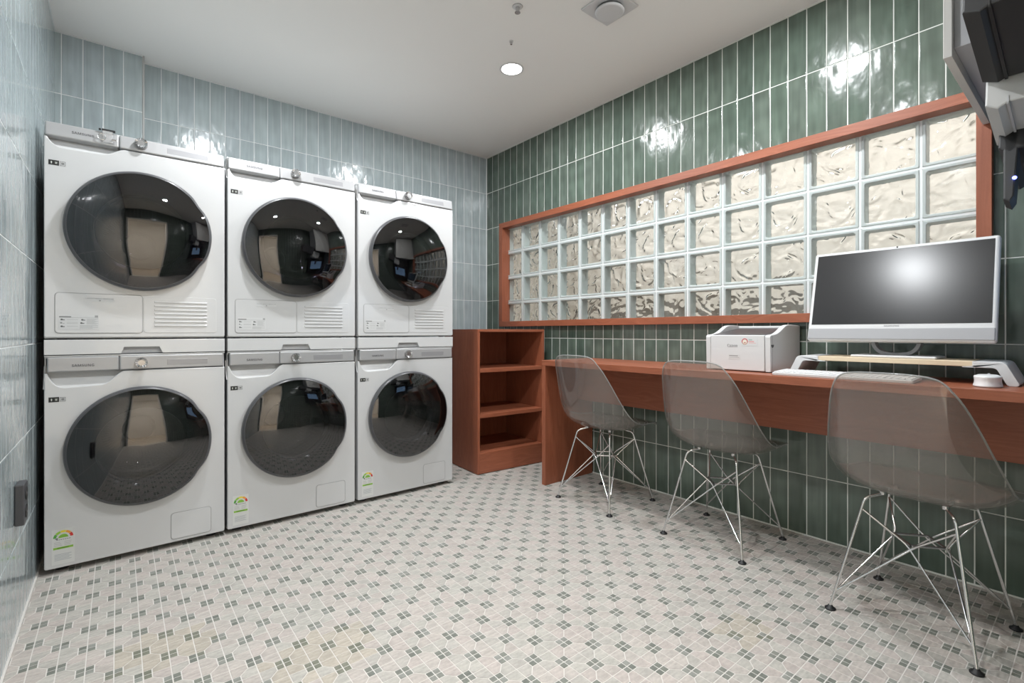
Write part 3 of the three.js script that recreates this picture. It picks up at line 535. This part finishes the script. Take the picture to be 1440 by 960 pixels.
function makeDryer() {
  const t = group('tumble_dryer');
  mesh('housing', shared.dryBody, M.white, t); mesh('front_panel', shared.dryFront, M.white, t); mesh('handle_scoop', dryScoop, M.white, t);
  const tilt = 0.16, lean = (m) => { m.position.set(0, 0.7735, 0.0); m.rotation.x = -tilt; return m; };
  const down = (g) => g.clone().translate(0, -0.7735, 0);
  const dr = lean(mesh('brand_panel', down(rbox(-0.2955, 0.7735, -0.028, -0.0765, 0.830, 0.0042, 0.006)), M.silver, t)); mesh('lettering', letterGeo, M.text, dr).position.set(-0.186, 0.0275, 0.0042);
  const p = lean(mesh('control_panel', down(rbox(-0.0755, 0.7735, -0.028, 0.2955, 0.830, 0.0042, 0.006)), M.silver, t)); mesh('display', down(shared.display), M.silverDark, p); mesh('dial', dialGeo, M.dial, p).position.set(-0.005, 0.0315, 0.0042);
  mesh('top_lid', rbox(-HW, 0.822, -0.62, HW, 0.834, -0.022, 0.004), M.white, t);
  addDoor(t, 0.44, true);
  const f = mesh('filter_door', plate(roundedShape(-0.266, 0.022, -0.001, 0.176, 0.012), 0, 0.0018, 0.0008), M.white, t);
  mesh('door_seam', (() => { const s = roundedShape(-0.2685, 0.0195, 0.0015, 0.1785, 0.014); s.holes.push(roundedShape(-0.2668, 0.0212, -0.0002, 0.1768, 0.0125, THREE.Path)); return plate(s, -0.001, 0.0004, 0); })(), M.seam, f);
  const v = mesh('vent_panel', plate(roundedShape(0.0035, 0.022, 0.264, 0.176, 0.012), 0, 0.0012, 0.0006), M.white, t);
  for (let k = 0; k < 7; k++) mesh('slat', shared.slat, M.white, v).position.set(0, 0.053 + k * 0.0165, 0.0006);
  sticker(-0.256, 0.036, -0.139, 0.092, 0.0018, guidePrint, 'guide_sticker', f).userData.label = 'grey printed instruction sticker';
  sticker(-0.180, 0.146, -0.092, 0.162, 0.0018, captionPrint, 'printed_line', f).userData.label = 'small grey printed line';
  sticker(-0.285, 0.663, -0.236, 0.682, 0, iconPrint, 'icon_sticker', t).userData.label = 'black and grey icon sticker';
  for (const x of [-0.25, 0.25]) for (const z of [-0.06, -0.55]) mesh('foot', cyl(0.016, 0.016, 0.006, 16), M.black, t).position.set(x, -0.0008, z);
  return t;
}
function makeKit() {
  const t = group('stacking_shelf');
  const s = new THREE.Shape(); s.moveTo(-HW, 0.0025); s.lineTo(-0.070, 0.0025); s.lineTo(-0.060, 0.029); s.lineTo(0.056, 0.029); s.lineTo(0.068, 0.0025); s.lineTo(HW, 0.0025); s.lineTo(HW, 0.0605); s.lineTo(-HW, 0.0605); s.lineTo(-HW, 0.0025);
  mesh('front_strip', plate(s, -0.016, 0.004, 0.0015, 4), M.white, t);
  mesh('pull_recess', rbox(-0.08, 0.003, -0.03, 0.08, 0.034, -0.010, 0.002), M.greyMatt, t);
  mesh('tray', rbox(-HW, 0.003, -0.60, HW, 0.060, -0.032, 0.003), M.white, t);
  return t;
}
const MX = [-2.361, -1.755, -1.1435], MZ = 0.801;
const washers = [makeWasher()], dryers = [makeDryer()], kits = [makeKit()];
for (let k = 1; k < 3; k++) for (const [list, nm] of [[washers, 'front_load_washer'], [dryers, 'tumble_dryer'], [kits, 'stacking_shelf']]) { const c = list[0].clone(); c.name = numbered(nm); scene.add(c); list.push(c); }
const WL = ['white front-load washer beside the pale blue left wall, dark socket next to it', 'white front-load washer in the middle of the bottom row', 'white front-load washer standing next to the wooden shelf unit'];
const DL = ['white tumble dryer in the corner with clear tag hanging from its panel', 'white tumble dryer in the middle of the top row', 'white tumble dryer stacked nearest the green wall, above the shelf unit'];
const KL = ['white stacking shelf under the dryer in the left wall corner', 'white stacking shelf between the middle dryer and washer', 'white stacking shelf of the stack beside the wooden shelf unit'];
for (let k = 0; k < 3; k++) {
  tag(washers[k], WL[k], 'washing machine', 'front-load washers in the bottom row').position.set(MX[k], 0, MZ);
  tag(kits[k], KL[k], 'shelf', 'stacking shelves between washers and dryers').position.set(MX[k], 0.838, MZ);
  tag(dryers[k], DL[k], 'dryer', 'tumble dryers in the top row').position.set(MX[k], 0.903, MZ + 0.004);
}
// clear tag clipped to the first dryer
{
  const t = thing('hanging_tag', 'small clear plastic tag with black clip on the corner dryer panel', 'tag', [MX[0] - 0.108, 1.738, MZ + 0.002]);
  mesh('clip', rbox(-0.022, -0.004, -0.004, 0.020, 0.004, 0.008, 0.002), M.black, t); mesh('clip_end', cyl(0.004, 0.004, 0.007, 12, [-0.028, 0, 0.003], 'x'), M.black, t);
  const clear = phys(lin(0.9, 0.9, 0.9), 0.05, { transmission: 0.8, thickness: 0, ior: 1.5 });
  mesh('tag_sheet', rbox(-0.020, -0.050, 0.0085, 0.012, -0.004, 0.0100, 0.0006), clear, t); mesh('ring', new THREE.TorusGeometry(0.012, 0.0016, 8, 24).translate(-0.022, -0.032, 0.013), M.chrome, t); mesh('key', rbox(0.008, -0.040, 0.011, 0.026, -0.034, 0.014, 0.001), M.chromeDark, t);
}

// ------------------------------------------------------------------ open wooden shelf unit
{
  const t = thing('open_shelf_unit', 'reddish wooden open shelf unit between the washer and the desk', 'shelf', [-0.3565, 0, 0.786], -0.061);
  const w = 0.2785, D = -0.46, H = 0.947, k = 0.018;
  for (const s of [-1, 1]) mesh('side_panel', rbox(s < 0 ? -w : w - k, 0.004, D, s < 0 ? -w + k : w, H - k, 0, 0.0012, 'y'), M.wood, t);
  mesh('top_panel', rbox(-w, H - k, D, w, H, 0.001, 0.0012, 'x'), M.wood, t);
  for (const y of [0.675, 0.378]) mesh('shelf_board', rbox(-w + k, y - 0.012, D + 0.012, w - k, y + 0.012, -0.003, 0.0012, 'x'), M.wood, t);
  mesh('bottom_board', rbox(-w + k, 0.119, D + 0.012, w - k, 0.139, -0.003, 0.0012, 'x'), M.wood, t);
  mesh('plinth', rbox(-w + k, 0.004, -0.022, w - k, 0.119, -0.003, 0.0012, 'x'), M.wood, t);
  mesh('back_panel', rbox(-w + k, 0.02, D, w - k, H - k, D + 0.012, 0.001, 'y'), M.wood, t);
}

// ------------------------------------------------------------------ desk along the window wall
const DT = 0.757;
{
  const t = thing('wall_desk', 'long reddish wooden desk fixed along the green tiled wall', 'desk', [0, 0, 1.165]);
  mesh('desk_top', rbox(-0.437, DT - 0.032, 0, -0.008, DT, 2.485, 0.0015, 'z'), M.wood, t);
  mesh('end_panel', rbox(-0.436, 0.0, 0.001, -0.010, DT - 0.032, 0.031, 0.0015, 'y'), M.wood, t);
  mesh('apron', rbox(-0.150, 0.497, 0.031, -0.128, DT - 0.032, 2.485, 0.0015, 'z'), M.wood, t);
}

// ------------------------------------------------------------------ smoky see-through chairs
const chairProto = (() => {
  const t = group('shell_chair');
  // centre line of the shell, from the top of the back to the front lip (x forward, y up)
  const spine = new THREE.CatmullRomCurve3([[-0.262, 0.806], [-0.262, 0.77], [-0.246, 0.68], [-0.226, 0.585], [-0.200, 0.505], [-0.160, 0.445], [-0.095, 0.408], [0.0, 0.395], [0.10, 0.407], [0.185, 0.428], [0.232, 0.428], [0.246, 0.412]].map(([x, y]) => V3(x, y, 0)), false, 'catmullrom', 0.5);
  const NU = 44, NV = 56;
  // rim of one side, from the top corner down to the front corner
  const rim = new THREE.CatmullRomCurve3([[-0.240, 0.790, 0.146], [-0.216, 0.735, 0.166], [-0.180, 0.660, 0.188], [-0.142, 0.585, 0.208], [-0.102, 0.520, 0.224], [-0.055, 0.472, 0.233], [0.005, 0.448, 0.233], [0.075, 0.440, 0.224], [0.145, 0.438, 0.211], [0.200, 0.430, 0.196], [0.232, 0.414, 0.176]].map((q) => V3(...q)), false, 'catmullrom', 0.5);
  const pts = [], cl = (q) => Math.min(1, Math.max(0, q));
  for (let i = 0; i <= NV; i++) for (let k = 0; k <= NU; k++) {
    const u = -1 + 2 * k / NU, au = Math.abs(u), v = i / NV, w = au ** 2.5, P = spine.getPointAt(v), E = rim.getPointAt(v);
    const drop = (1 - v) ** 10 * 0.024 * au ** 6;
    pts.push(V3(P.x + (E.x - P.x) * w, P.y + (E.y - P.y) * w - drop, Math.sign(u) * E.z * (au + 0.10 * Math.sin(au * Math.PI))));
  }
  const at = (i, k) => pts[i * (NU + 1) + k], nrm = [];
  for (let i = 0; i <= NV; i++) for (let k = 0; k <= NU; k++) { const a = at(Math.min(NV, i + 1), k).clone().sub(at(Math.max(0, i - 1), k)), b = at(i, Math.min(NU, k + 1)).clone().sub(at(i, Math.max(0, k - 1))); nrm.push(a.cross(b).normalize()); }
  const th = 0.0055, pos = [], idx = [];
  for (const s of [0.5, -0.5]) pts.forEach((P, q) => pos.push(P.x + nrm[q].x * th * s, P.y + nrm[q].y * th * s, P.z + nrm[q].z * th * s));
  const N = pts.length, id = (i, k, s) => s * N + i * (NU + 1) + k;
  for (let i = 0; i < NV; i++) for (let k = 0; k < NU; k++) { idx.push(id(i, k, 0), id(i + 1, k, 0), id(i, k + 1, 0), id(i, k + 1, 0), id(i + 1, k, 0), id(i + 1, k + 1, 0)); idx.push(id(i, k, 1), id(i, k + 1, 1), id(i + 1, k, 1), id(i, k + 1, 1), id(i + 1, k + 1, 1), id(i + 1, k, 1)); }
  const g = new THREE.BufferGeometry(); g.setAttribute('position', new THREE.Float32BufferAttribute(pos, 3)); g.setIndex(idx); g.computeVertexNormals(); g.setAttribute('uv', new THREE.Float32BufferAttribute(new Float32Array(pos.length / 3 * 2), 2));
  mesh('seat_shell', g, M.smoke, t);
  const edge = []; for (let k = 0; k <= NU; k++) edge.push(at(0, k)); for (let i = 1; i <= NV; i++) edge.push(at(i, NU)); for (let k = NU - 1; k >= 0; k--) edge.push(at(NV, k)); for (let i = NV - 1; i > 0; i--) edge.push(at(i, 0));
  mesh('shell_edge', new THREE.TubeGeometry(new THREE.CatmullRomCurve3(edge, true), 260, 0.0028, 6, true), M.smokeEdge, t);
  // wire base
  const F = [[-1, -1], [-1, 1], [1, 1], [1, -1]], f = 0.183, tx = 0.098, tz = 0.115, ringR = 0.068, ringY = 0.252;
  const foot = (k) => V3(F[k][0] * f, 0.012, F[k][1] * f), top = (k) => V3(F[k][0] * tx, 0.378, F[k][1] * tz), knot = (k) => foot(k).lerp(top(k), 0.90), low = (k) => foot(k).lerp(top(k), 0.13);
  for (let k = 0; k < 4; k++) {
    const m = top(k).clone().multiply(V3(0.55, 1, 0.70)).add(V3(0, 0.014, 0));
    mesh('leg', tube([foot(k), top(k), m], 0.0047, 40), M.chrome, t);
    const q = mesh('glide', new THREE.LatheGeometry([[0, 0.014], [0.006, 0.014], [0.009, 0.008], [0.016, 0.004], [0.016, 0], [0, 0]].map(([r, y]) => new THREE.Vector2(r, y)), 20), M.black, t); q.position.copy(foot(k)).setY(0);
    mesh('mount', cyl(0.010, 0.010, 0.012, 16, m.clone().add(V3(0, 0.004, 0)).toArray()), M.chromeDark, t);
  }
  const mid = (k) => { const a = F[k], b = F[(k + 1) % 4]; return V3((a[0] + b[0]) / 2 * ringR, ringY, (a[1] + b[1]) / 2 * ringR); };
  for (let k = 0; k < 4; k++) {
    const l = (k + 1) % 4, m = mid(k), s = V3(F[l][0] - F[k][0], 0, F[l][1] - F[k][1]).multiplyScalar(0.006);
    mesh('cross_wire', tube([knot(k), m.clone().sub(s), low(l)], 0.0032, 30), M.chrome, t); mesh('cross_wire', tube([knot(l), m.clone().add(s), low(k)], 0.0032, 30), M.chrome, t);
    mesh('ring_wire', tube([mid(k), mid(l)], 0.0042, 8), M.chromeDark, t);
  }
  return t;
})();
const chairSpots = [[-0.337, 1.576, 0.0, 'see-through smoky shell chair by the desk end panel, near the shelf unit'], [-0.309, 2.237, -0.02, 'see-through smoky shell chair in front of the white printer'], [-0.424, 2.958, -0.12, 'see-through smoky shell chair in front of the monitor and keyboard']];
chairSpots.forEach(([x, z, a, label], k) => { const c = k ? chairProto.clone() : chairProto; if (k) { c.name = numbered('shell_chair'); scene.add(c); } c.position.set(x, 0, z); c.rotation.y = a; tag(c, label, 'chair', 'see-through chairs along the desk'); });

// ------------------------------------------------------------------ printer
{
  const t = thing('laser_printer', 'small white laser printer with dark top tray on the desk', 'printer', [-0.33, DT, 2.312]);
  const w = 0.1425, dep = 0.31;
  // side outline (x = depth from the front, y up), top sweeping up towards the back
  const s = new THREE.Shape(); s.moveTo(0.004, 0.004); s.lineTo(0, 0.148); s.quadraticCurveTo(0.002, 0.158, 0.014, 0.159); s.bezierCurveTo(0.08, 0.161, 0.10, 0.176, 0.15, 0.197); s.bezierCurveTo(0.18, 0.206, 0.22, 0.205, dep, 0.200); s.lineTo(dep, 0.004); s.lineTo(0.004, 0.004);
  const wallGeo = (z0, z1) => { const g = plate(s, z0, z1, 0.003, 12); return g; };
  mesh('side_cover', wallGeo(w - 0.022, w), M.whiteMatt, t); mesh('side_cover', wallGeo(-w, -w + 0.022), M.whiteMatt, t);
  mesh('front_door', rbox(0.0, 0.004, -w + 0.0235, 0.02, 0.158, w - 0.0235, 0.004), M.whiteMatt, t);
  mesh('back_cover', rbox(0.27, 0.004, -w + 0.02, dep, 0.200, w - 0.02, 0.004), M.whiteMatt, t);
  mesh('chassis', rbox(0.02, 0.004, -w + 0.02, 0.28, 0.146, w - 0.02, 0.003), M.greyMatt, t);
  const tray = rbox(0.012, 0.147, -w + 0.024, 0.28, 0.153, w - 0.024, 0.003); tray.rotateZ(0.12).translate(0.02, 0.006, 0);
  mesh('output_tray', tray, std(lin(0.05, 0.05, 0.055), 0.35), t);
  const turn = (m, y, z) => { m.rotation.y = -Math.PI / 2; m.position.set(-0.0001, y, z); return m; };
  turn(mesh('lettering', lettering('Canon', 0.013, 0.046, serifFont), M.textSilver, t), 0.112, -0.018);
  const pr = std(lin(1, 1, 1), 0.5, { map: printed(512, 256, (c, W, H) => { c.fillStyle = '#d4d4d4'; c.fillRect(0, 0, W, H); c.strokeStyle = '#c0363a'; c.lineWidth = 26; c.beginPath(); c.arc(116, 128, 84, Math.PI * 0.9, Math.PI * 2.1); c.stroke(); c.strokeStyle = '#b0703c'; c.lineWidth = 18; c.beginPath(); c.arc(116, 128, 84, Math.PI * 0.1, Math.PI * 0.9); c.stroke(); c.fillStyle = '#e9dfcf'; c.beginPath(); c.arc(116, 132, 62, 0, 7); c.fill(); c.fillStyle = '#a65a4a'; c.fillRect(86, 150, 60, 26); c.fillStyle = '#9cb0a8'; c.fillRect(236, 60, 110, 30); c.fillStyle = '#d79a9a'; c.fillRect(236, 112, 170, 30); c.fillStyle = '#d9b8b4'; c.fillRect(236, 160, 230, 22); }) });
  const dec = sticker(-0.035, -0.018, 0.035, 0.018, 0, pr, 'round_sticker', t); turn(dec, 0.130, 0.056); dec.userData.label = 'red round sticker with faint print';
  const card = sticker(-0.025, -0.010, 0.025, 0.010, 0, std(lin(1, 1, 1), 0.5, { map: printed(256, 100, (c, W, H) => { c.fillStyle = '#d0d0cf'; c.fillRect(0, 0, W, H); c.fillStyle = '#8f8d8c'; c.fillRect(14, 16, 200, 18); c.fillStyle = '#adabaa'; c.fillRect(14, 56, 228, 12); }) }), 'model_plate', t); turn(card, 0.062, -0.010);
  mesh('side_grip', new THREE.CylinderGeometry(0.013, 0.013, 0.002, 24, 1, false, 0, Math.PI).rotateX(Math.PI / 2).rotateZ(-Math.PI / 2).translate(0.0215, 0.118, w - 0.0005), M.gasket, t);
  mesh('seam', rbox(0.0205, 0.008, w - 0.0004, 0.0217, 0.155, w + 0.0003, 0.0002, null, 1), M.gasket, t);
}

// ------------------------------------------------------------------ monitor, riser, keyboard, mouse
{
  const r = thing('monitor_riser', 'low wooden monitor stand with white angled ends on the desk', 'monitor stand', [-0.27, DT, 2.837]);
  mesh('board', rbox(0.002, 0.058, -0.235, 0.20, 0.0755, 0.235, 0.002, 'z'), M.board, r);
  const end = (s) => {   // bent end: flat top, then a sloping leg
    const q = new THREE.Shape(); q.moveTo(0.225, 0.0755); q.lineTo(0.288, 0.0755); q.quadraticCurveTo(0.302, 0.0745, 0.307, 0.064); q.lineTo(0.332, 0.010); q.quadraticCurveTo(0.334, 0, 0.322, 0); q.lineTo(0.312, 0); q.quadraticCurveTo(0.306, 0.001, 0.302, 0.010); q.lineTo(0.284, 0.048); q.quadraticCurveTo(0.280, 0.0555, 0.270, 0.0555); q.lineTo(0.20, 0.0555); q.lineTo(0.20, 0.0575); q.lineTo(0.225, 0.0575); q.lineTo(0.225, 0.0755);
    const g = plate(q, 0, 0.204, 0.002, 8); g.rotateY(-Math.PI / 2);   // local x -> z
    g.translate(0.204, 0, 0); if (s < 0) { g.rotateY(Math.PI); g.translate(0.204, 0, 0); } return g;
  };
  mesh('end_piece', end(1), M.whiteMatt, r); mesh('end_piece', end(-1), M.whiteMatt, r);
  const m = thing('computer_monitor', 'white all-in-one computer monitor with dark screen and grey chin', 'monitor', [-0.27, DT + 0.0757, 2.84]);
  mesh('base_plate', rbox(0.03, 0, -0.127, 0.185, 0.009, 0.127, 0.004, null, 3), M.whiteMatt, m);
  const U = new THREE.CatmullRomCurve3([[-0.072, 0.13], [-0.071, 0.075], [-0.066, 0.042], [-0.048, 0.020], [-0.02, 0.012], [0.02, 0.012], [0.048, 0.020], [0.066, 0.042], [0.071, 0.075], [0.072, 0.13]].map(([z, y]) => V3(0, y, z)));
  const neck = (() => { const n = 40, q = [], idx = []; const hw = 0.022, ht = 0.006; for (let i = 0; i <= n; i++) { const P = U.getPointAt(i / n), T = U.getTangentAt(i / n), N = V3(0, -T.z, T.y); for (const [a, b] of [[-1, -1], [1, -1], [1, 1], [-1, 1]]) { q.push(P.x + a * hw, P.y + N.y * b * ht, P.z + N.z * b * ht); } } for (let i = 0; i < n; i++) for (let k = 0; k < 4; k++) { const a = i * 4 + k, b = i * 4 + (k + 1) % 4; idx.push(a, b, a + 4, b, b + 4, a + 4); } let g = new THREE.BufferGeometry(); g.setAttribute('position', new THREE.Float32BufferAttribute(q, 3)); g.setIndex(idx); g = g.toNonIndexed(); g.computeVertexNormals(); g.setAttribute('uv', new THREE.Float32BufferAttribute(new Float32Array(g.attributes.position.count * 2), 2)); return g; })();
  const nk = mesh('neck', neck, M.monitorGrey, m); nk.position.set(0.11, 0.001, 0);
  const head = group('display_head', m, [0.022, 0.062, 0]); head.rotation.z = -0.262;   // leans back
  const W = 0.2775, H = 0.374;
  // local: screen faces -x
  mesh('casing', rbox(0, 0, -W, 0.026, H, W, 0.010, null, 3), M.whiteMatt, head);
  mesh('screen', rbox(-0.0012, 0.066, -W + 0.013, 0.004, H - 0.013, W - 0.013, 0.0006), M.screen, head);
  mesh('chin', rbox(-0.0014, 0.006, -W + 0.004, 0.006, 0.0505, W - 0.004, 0.005), M.monitorGrey, head);
  const lg = mesh('lettering', lettering('SAMSUNG', 0.0058, 0.045), M.textSilver, head); lg.rotation.y = -Math.PI / 2; lg.position.set(-0.0002, 0.0585, 0);
  mesh('webcam', cyl(0.0028, 0.0028, 0.001, 16, [-0.0004, H - 0.0065, 0], 'x'), M.lens, head);
  mesh('rear_hub', rbox(0.022, 0.03, -0.09, 0.060, 0.17, 0.09, 0.01), M.whiteMatt, head);

  const kb = thing('keyboard', 'slim white computer keyboard lying on the desk', 'keyboard', [-0.340, DT, 2.715]);
  const tilt = 0.04; const body = rbox(-0.066, 0.002, -0.222, 0.066, 0.014, 0.222, 0.003); mesh('body', body, M.whiteMatt, kb).rotation.z = tilt;
  const key = rbox(-0.0078, 0, -0.0078, 0.0078, 0.003, 0.0078, 0.001, null, 1); const KM = std(lin(0.72, 0.72, 0.72), 0.5);
  for (let r = 0; r < 6; r++) for (let k = 0; k < 23; k++) { if (r === 0 && k > 5 && k < 11) continue; const q = mesh('key', key, KM, kb); const x = -0.053 + r * 0.0205; q.position.set(x, 0.0139 + x * tilt, -0.209 + k * 0.019); q.rotation.z = tilt; }
  mesh('space_bar', rbox(-0.0078, 0, -0.046, 0.0078, 0.003, 0.046, 0.001, null, 1), KM, kb).position.set(-0.053, 0.0139 - 0.053 * tilt, -0.209 + 8 * 0.019);
  const ms = thing('computer_mouse', 'small white waisted computer mouse on the desk edge', 'mouse', [-0.325, DT, 3.105]);
  const waist = new THREE.LatheGeometry([[0, 0], [0.030, 0], [0.0345, 0.002], [0.0335, 0.006], [0.0315, 0.014], [0.031, 0.022], [0.0325, 0.030], [0.0318, 0.034], [0.022, 0.038], [0, 0.039]].map(([r, y]) => new THREE.Vector2(r, y)), 40).scale(1.35, 1, 1);
  mesh('shell', waist, phys(lin(0.78, 0.78, 0.78), 0.3), ms); mesh('wheel', cyl(0.006, 0.006, 0.005, 20, [0.022, 0.035, 0], 'z'), M.greyMatt, ms);
}

// ------------------------------------------------------------------ wall cabinet and terminal at the right edge
{
  const t = thing('wall_cabinet', 'white wall-hung cabinet above the right end of the window', 'cabinet', [0, 0, 3.061]);
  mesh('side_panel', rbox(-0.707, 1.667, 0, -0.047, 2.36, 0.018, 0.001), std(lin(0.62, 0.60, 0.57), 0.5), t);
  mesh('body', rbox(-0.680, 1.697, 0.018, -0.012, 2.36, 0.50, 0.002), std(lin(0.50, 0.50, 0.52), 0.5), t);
  const d = thing('payment_terminal', 'black and light-grey angular terminal hanging below the wall cabinet', 'terminal', [-0.70, 1.60, 3.30]);
  d.rotation.z = -0.2217;   // hangs with its far end lower
  const dark = std(lin(0.022, 0.022, 0.023), 0.55), pale = std(lin(0.46, 0.46, 0.45), 0.5);
  // local: x runs away from the room, z along the wall
  const prismX = (pts, x0, x1, b = 0.004) => { const s = new THREE.Shape(); pts.forEach(([z, y], k) => (k ? s.lineTo(z, y) : s.moveTo(z, y))); s.closePath(); const g = plate(s, x0, x1, b, 2); return g; };
  const turned = (g) => g.rotateY(-Math.PI / 2).scale(-1, 1, 1);
  const fix = (g) => { const i = g.index, q = g.toNonIndexed ? (i ? g.toNonIndexed() : g) : g, p = q.attributes.position, n = q.attributes.normal, u = q.attributes.uv; for (let k = 0; k < p.count; k += 3) { for (const A of [p, n, u]) { const s = A.itemSize; for (let c = 0; c < s; c++) { const a = A.array[(k + 1) * s + c]; A.array[(k + 1) * s + c] = A.array[(k + 2) * s + c]; A.array[(k + 2) * s + c] = a; } } } return q; };
  const mk = (pts, x0, x1) => fix(turned(prismX(pts, x0, x1)));
  mesh('front_housing', mk([[-0.155, -0.062], [-0.127, -0.074], [-0.1125, -0.066], [0.12, -0.066], [0.12, 0.16], [-0.115, 0.16], [-0.155, 0.12]], -0.33, -0.05), dark, d);
  mesh('seam_strip', mk([[-0.1155, -0.072], [-0.1095, -0.072], [-0.1095, -0.05], [-0.1155, -0.05]], -0.332, -0.05), M.black, d);
  mesh('rear_housing', mk([[-0.150, -0.125], [-0.127, -0.140], [-0.109, -0.128], [0.11, -0.128], [0.11, 0.05], [-0.150, 0.05]], -0.045, 0.17), pale, d);
  mesh('seam_strip', mk([[-0.112, -0.134], [-0.107, -0.134], [-0.107, -0.11], [-0.112, -0.11]], -0.047, 0.168), M.greyMatt, d);
  mesh('bracket', mk([[-0.140, -0.17], [-0.118, -0.19], [-0.105, -0.18], [-0.02, -0.18], [-0.02, -0.06], [-0.140, -0.06]], 0.10, 0.34), dark, d);
  mesh('reader_arm', mk([[-0.128, -0.315], [-0.116, -0.325], [-0.108, -0.31], [-0.100, -0.12], [-0.132, -0.12]], 0.10, 0.16), dark, d);
  const led = mesh('indicator_led', new THREE.SphereGeometry(0.0045, 16, 12), std(lin(0.2, 0.25, 1), 0.4, { emissive: lin(0.12, 0.16, 1), emissiveIntensity: 6 }), d); led.position.set(0.098, -0.262, -0.108); led.userData.label = 'blue indicator light';
}
// lit kiosk on the rear wall, mirrored in the glass doors
{
  const t = thing('touch_kiosk', 'black kiosk with blue touch screen on the rear wall', 'kiosk', [-0.42, 0, REAR - 0.02]);
  mesh('housing', rbox(-0.34, 0.85, -0.14, 0.34, 1.45, 0, 0.01), M.black, t);
  const scr = mesh('screen', rbox(-0.25, 1.05, -0.146, 0.22, 1.36, -0.138, 0.002), std(lin(0.1, 0.2, 0.35), 0.3, { emissive: lin(0.30, 0.48, 0.75), emissiveIntensity: 0.7 }), t); scr.userData.label = 'blue lit screen';
  const a = new THREE.RectAreaLight(lin(0.35, 0.6, 1), 0.08, 0.45, 0.3); a.position.set(-0.015, 1.205, -0.15); a.name = 'screen_glow'; t.add(a);
}
// ------------------------------------------------------------------ wall socket
{
  const t = thing('wall_socket', 'dark grey double power socket on the pale blue left wall', 'socket', [LEFT + 0.005, 0.405, 1.24]);
  mesh('plate', rbox(0, -0.062, -0.036, 0.022, 0.062, 0.036, 0.004), std(lin(0.06, 0.06, 0.065), 0.4), t);
  for (const y of [-0.027, 0.027]) { const o = mesh('outlet', cyl(0.020, 0.020, 0.003, 28, [0.0225, y, 0], 'x'), M.black, t); mesh('pin_hole', cyl(0.003, 0.003, 0.0035, 10, [0.0235, y, -0.008], 'x'), M.gasket, o); mesh('pin_hole', cyl(0.003, 0.003, 0.0035, 10, [0.0235, y, 0.008], 'x'), M.gasket, o); }
}
renderer.render(scene, camera);
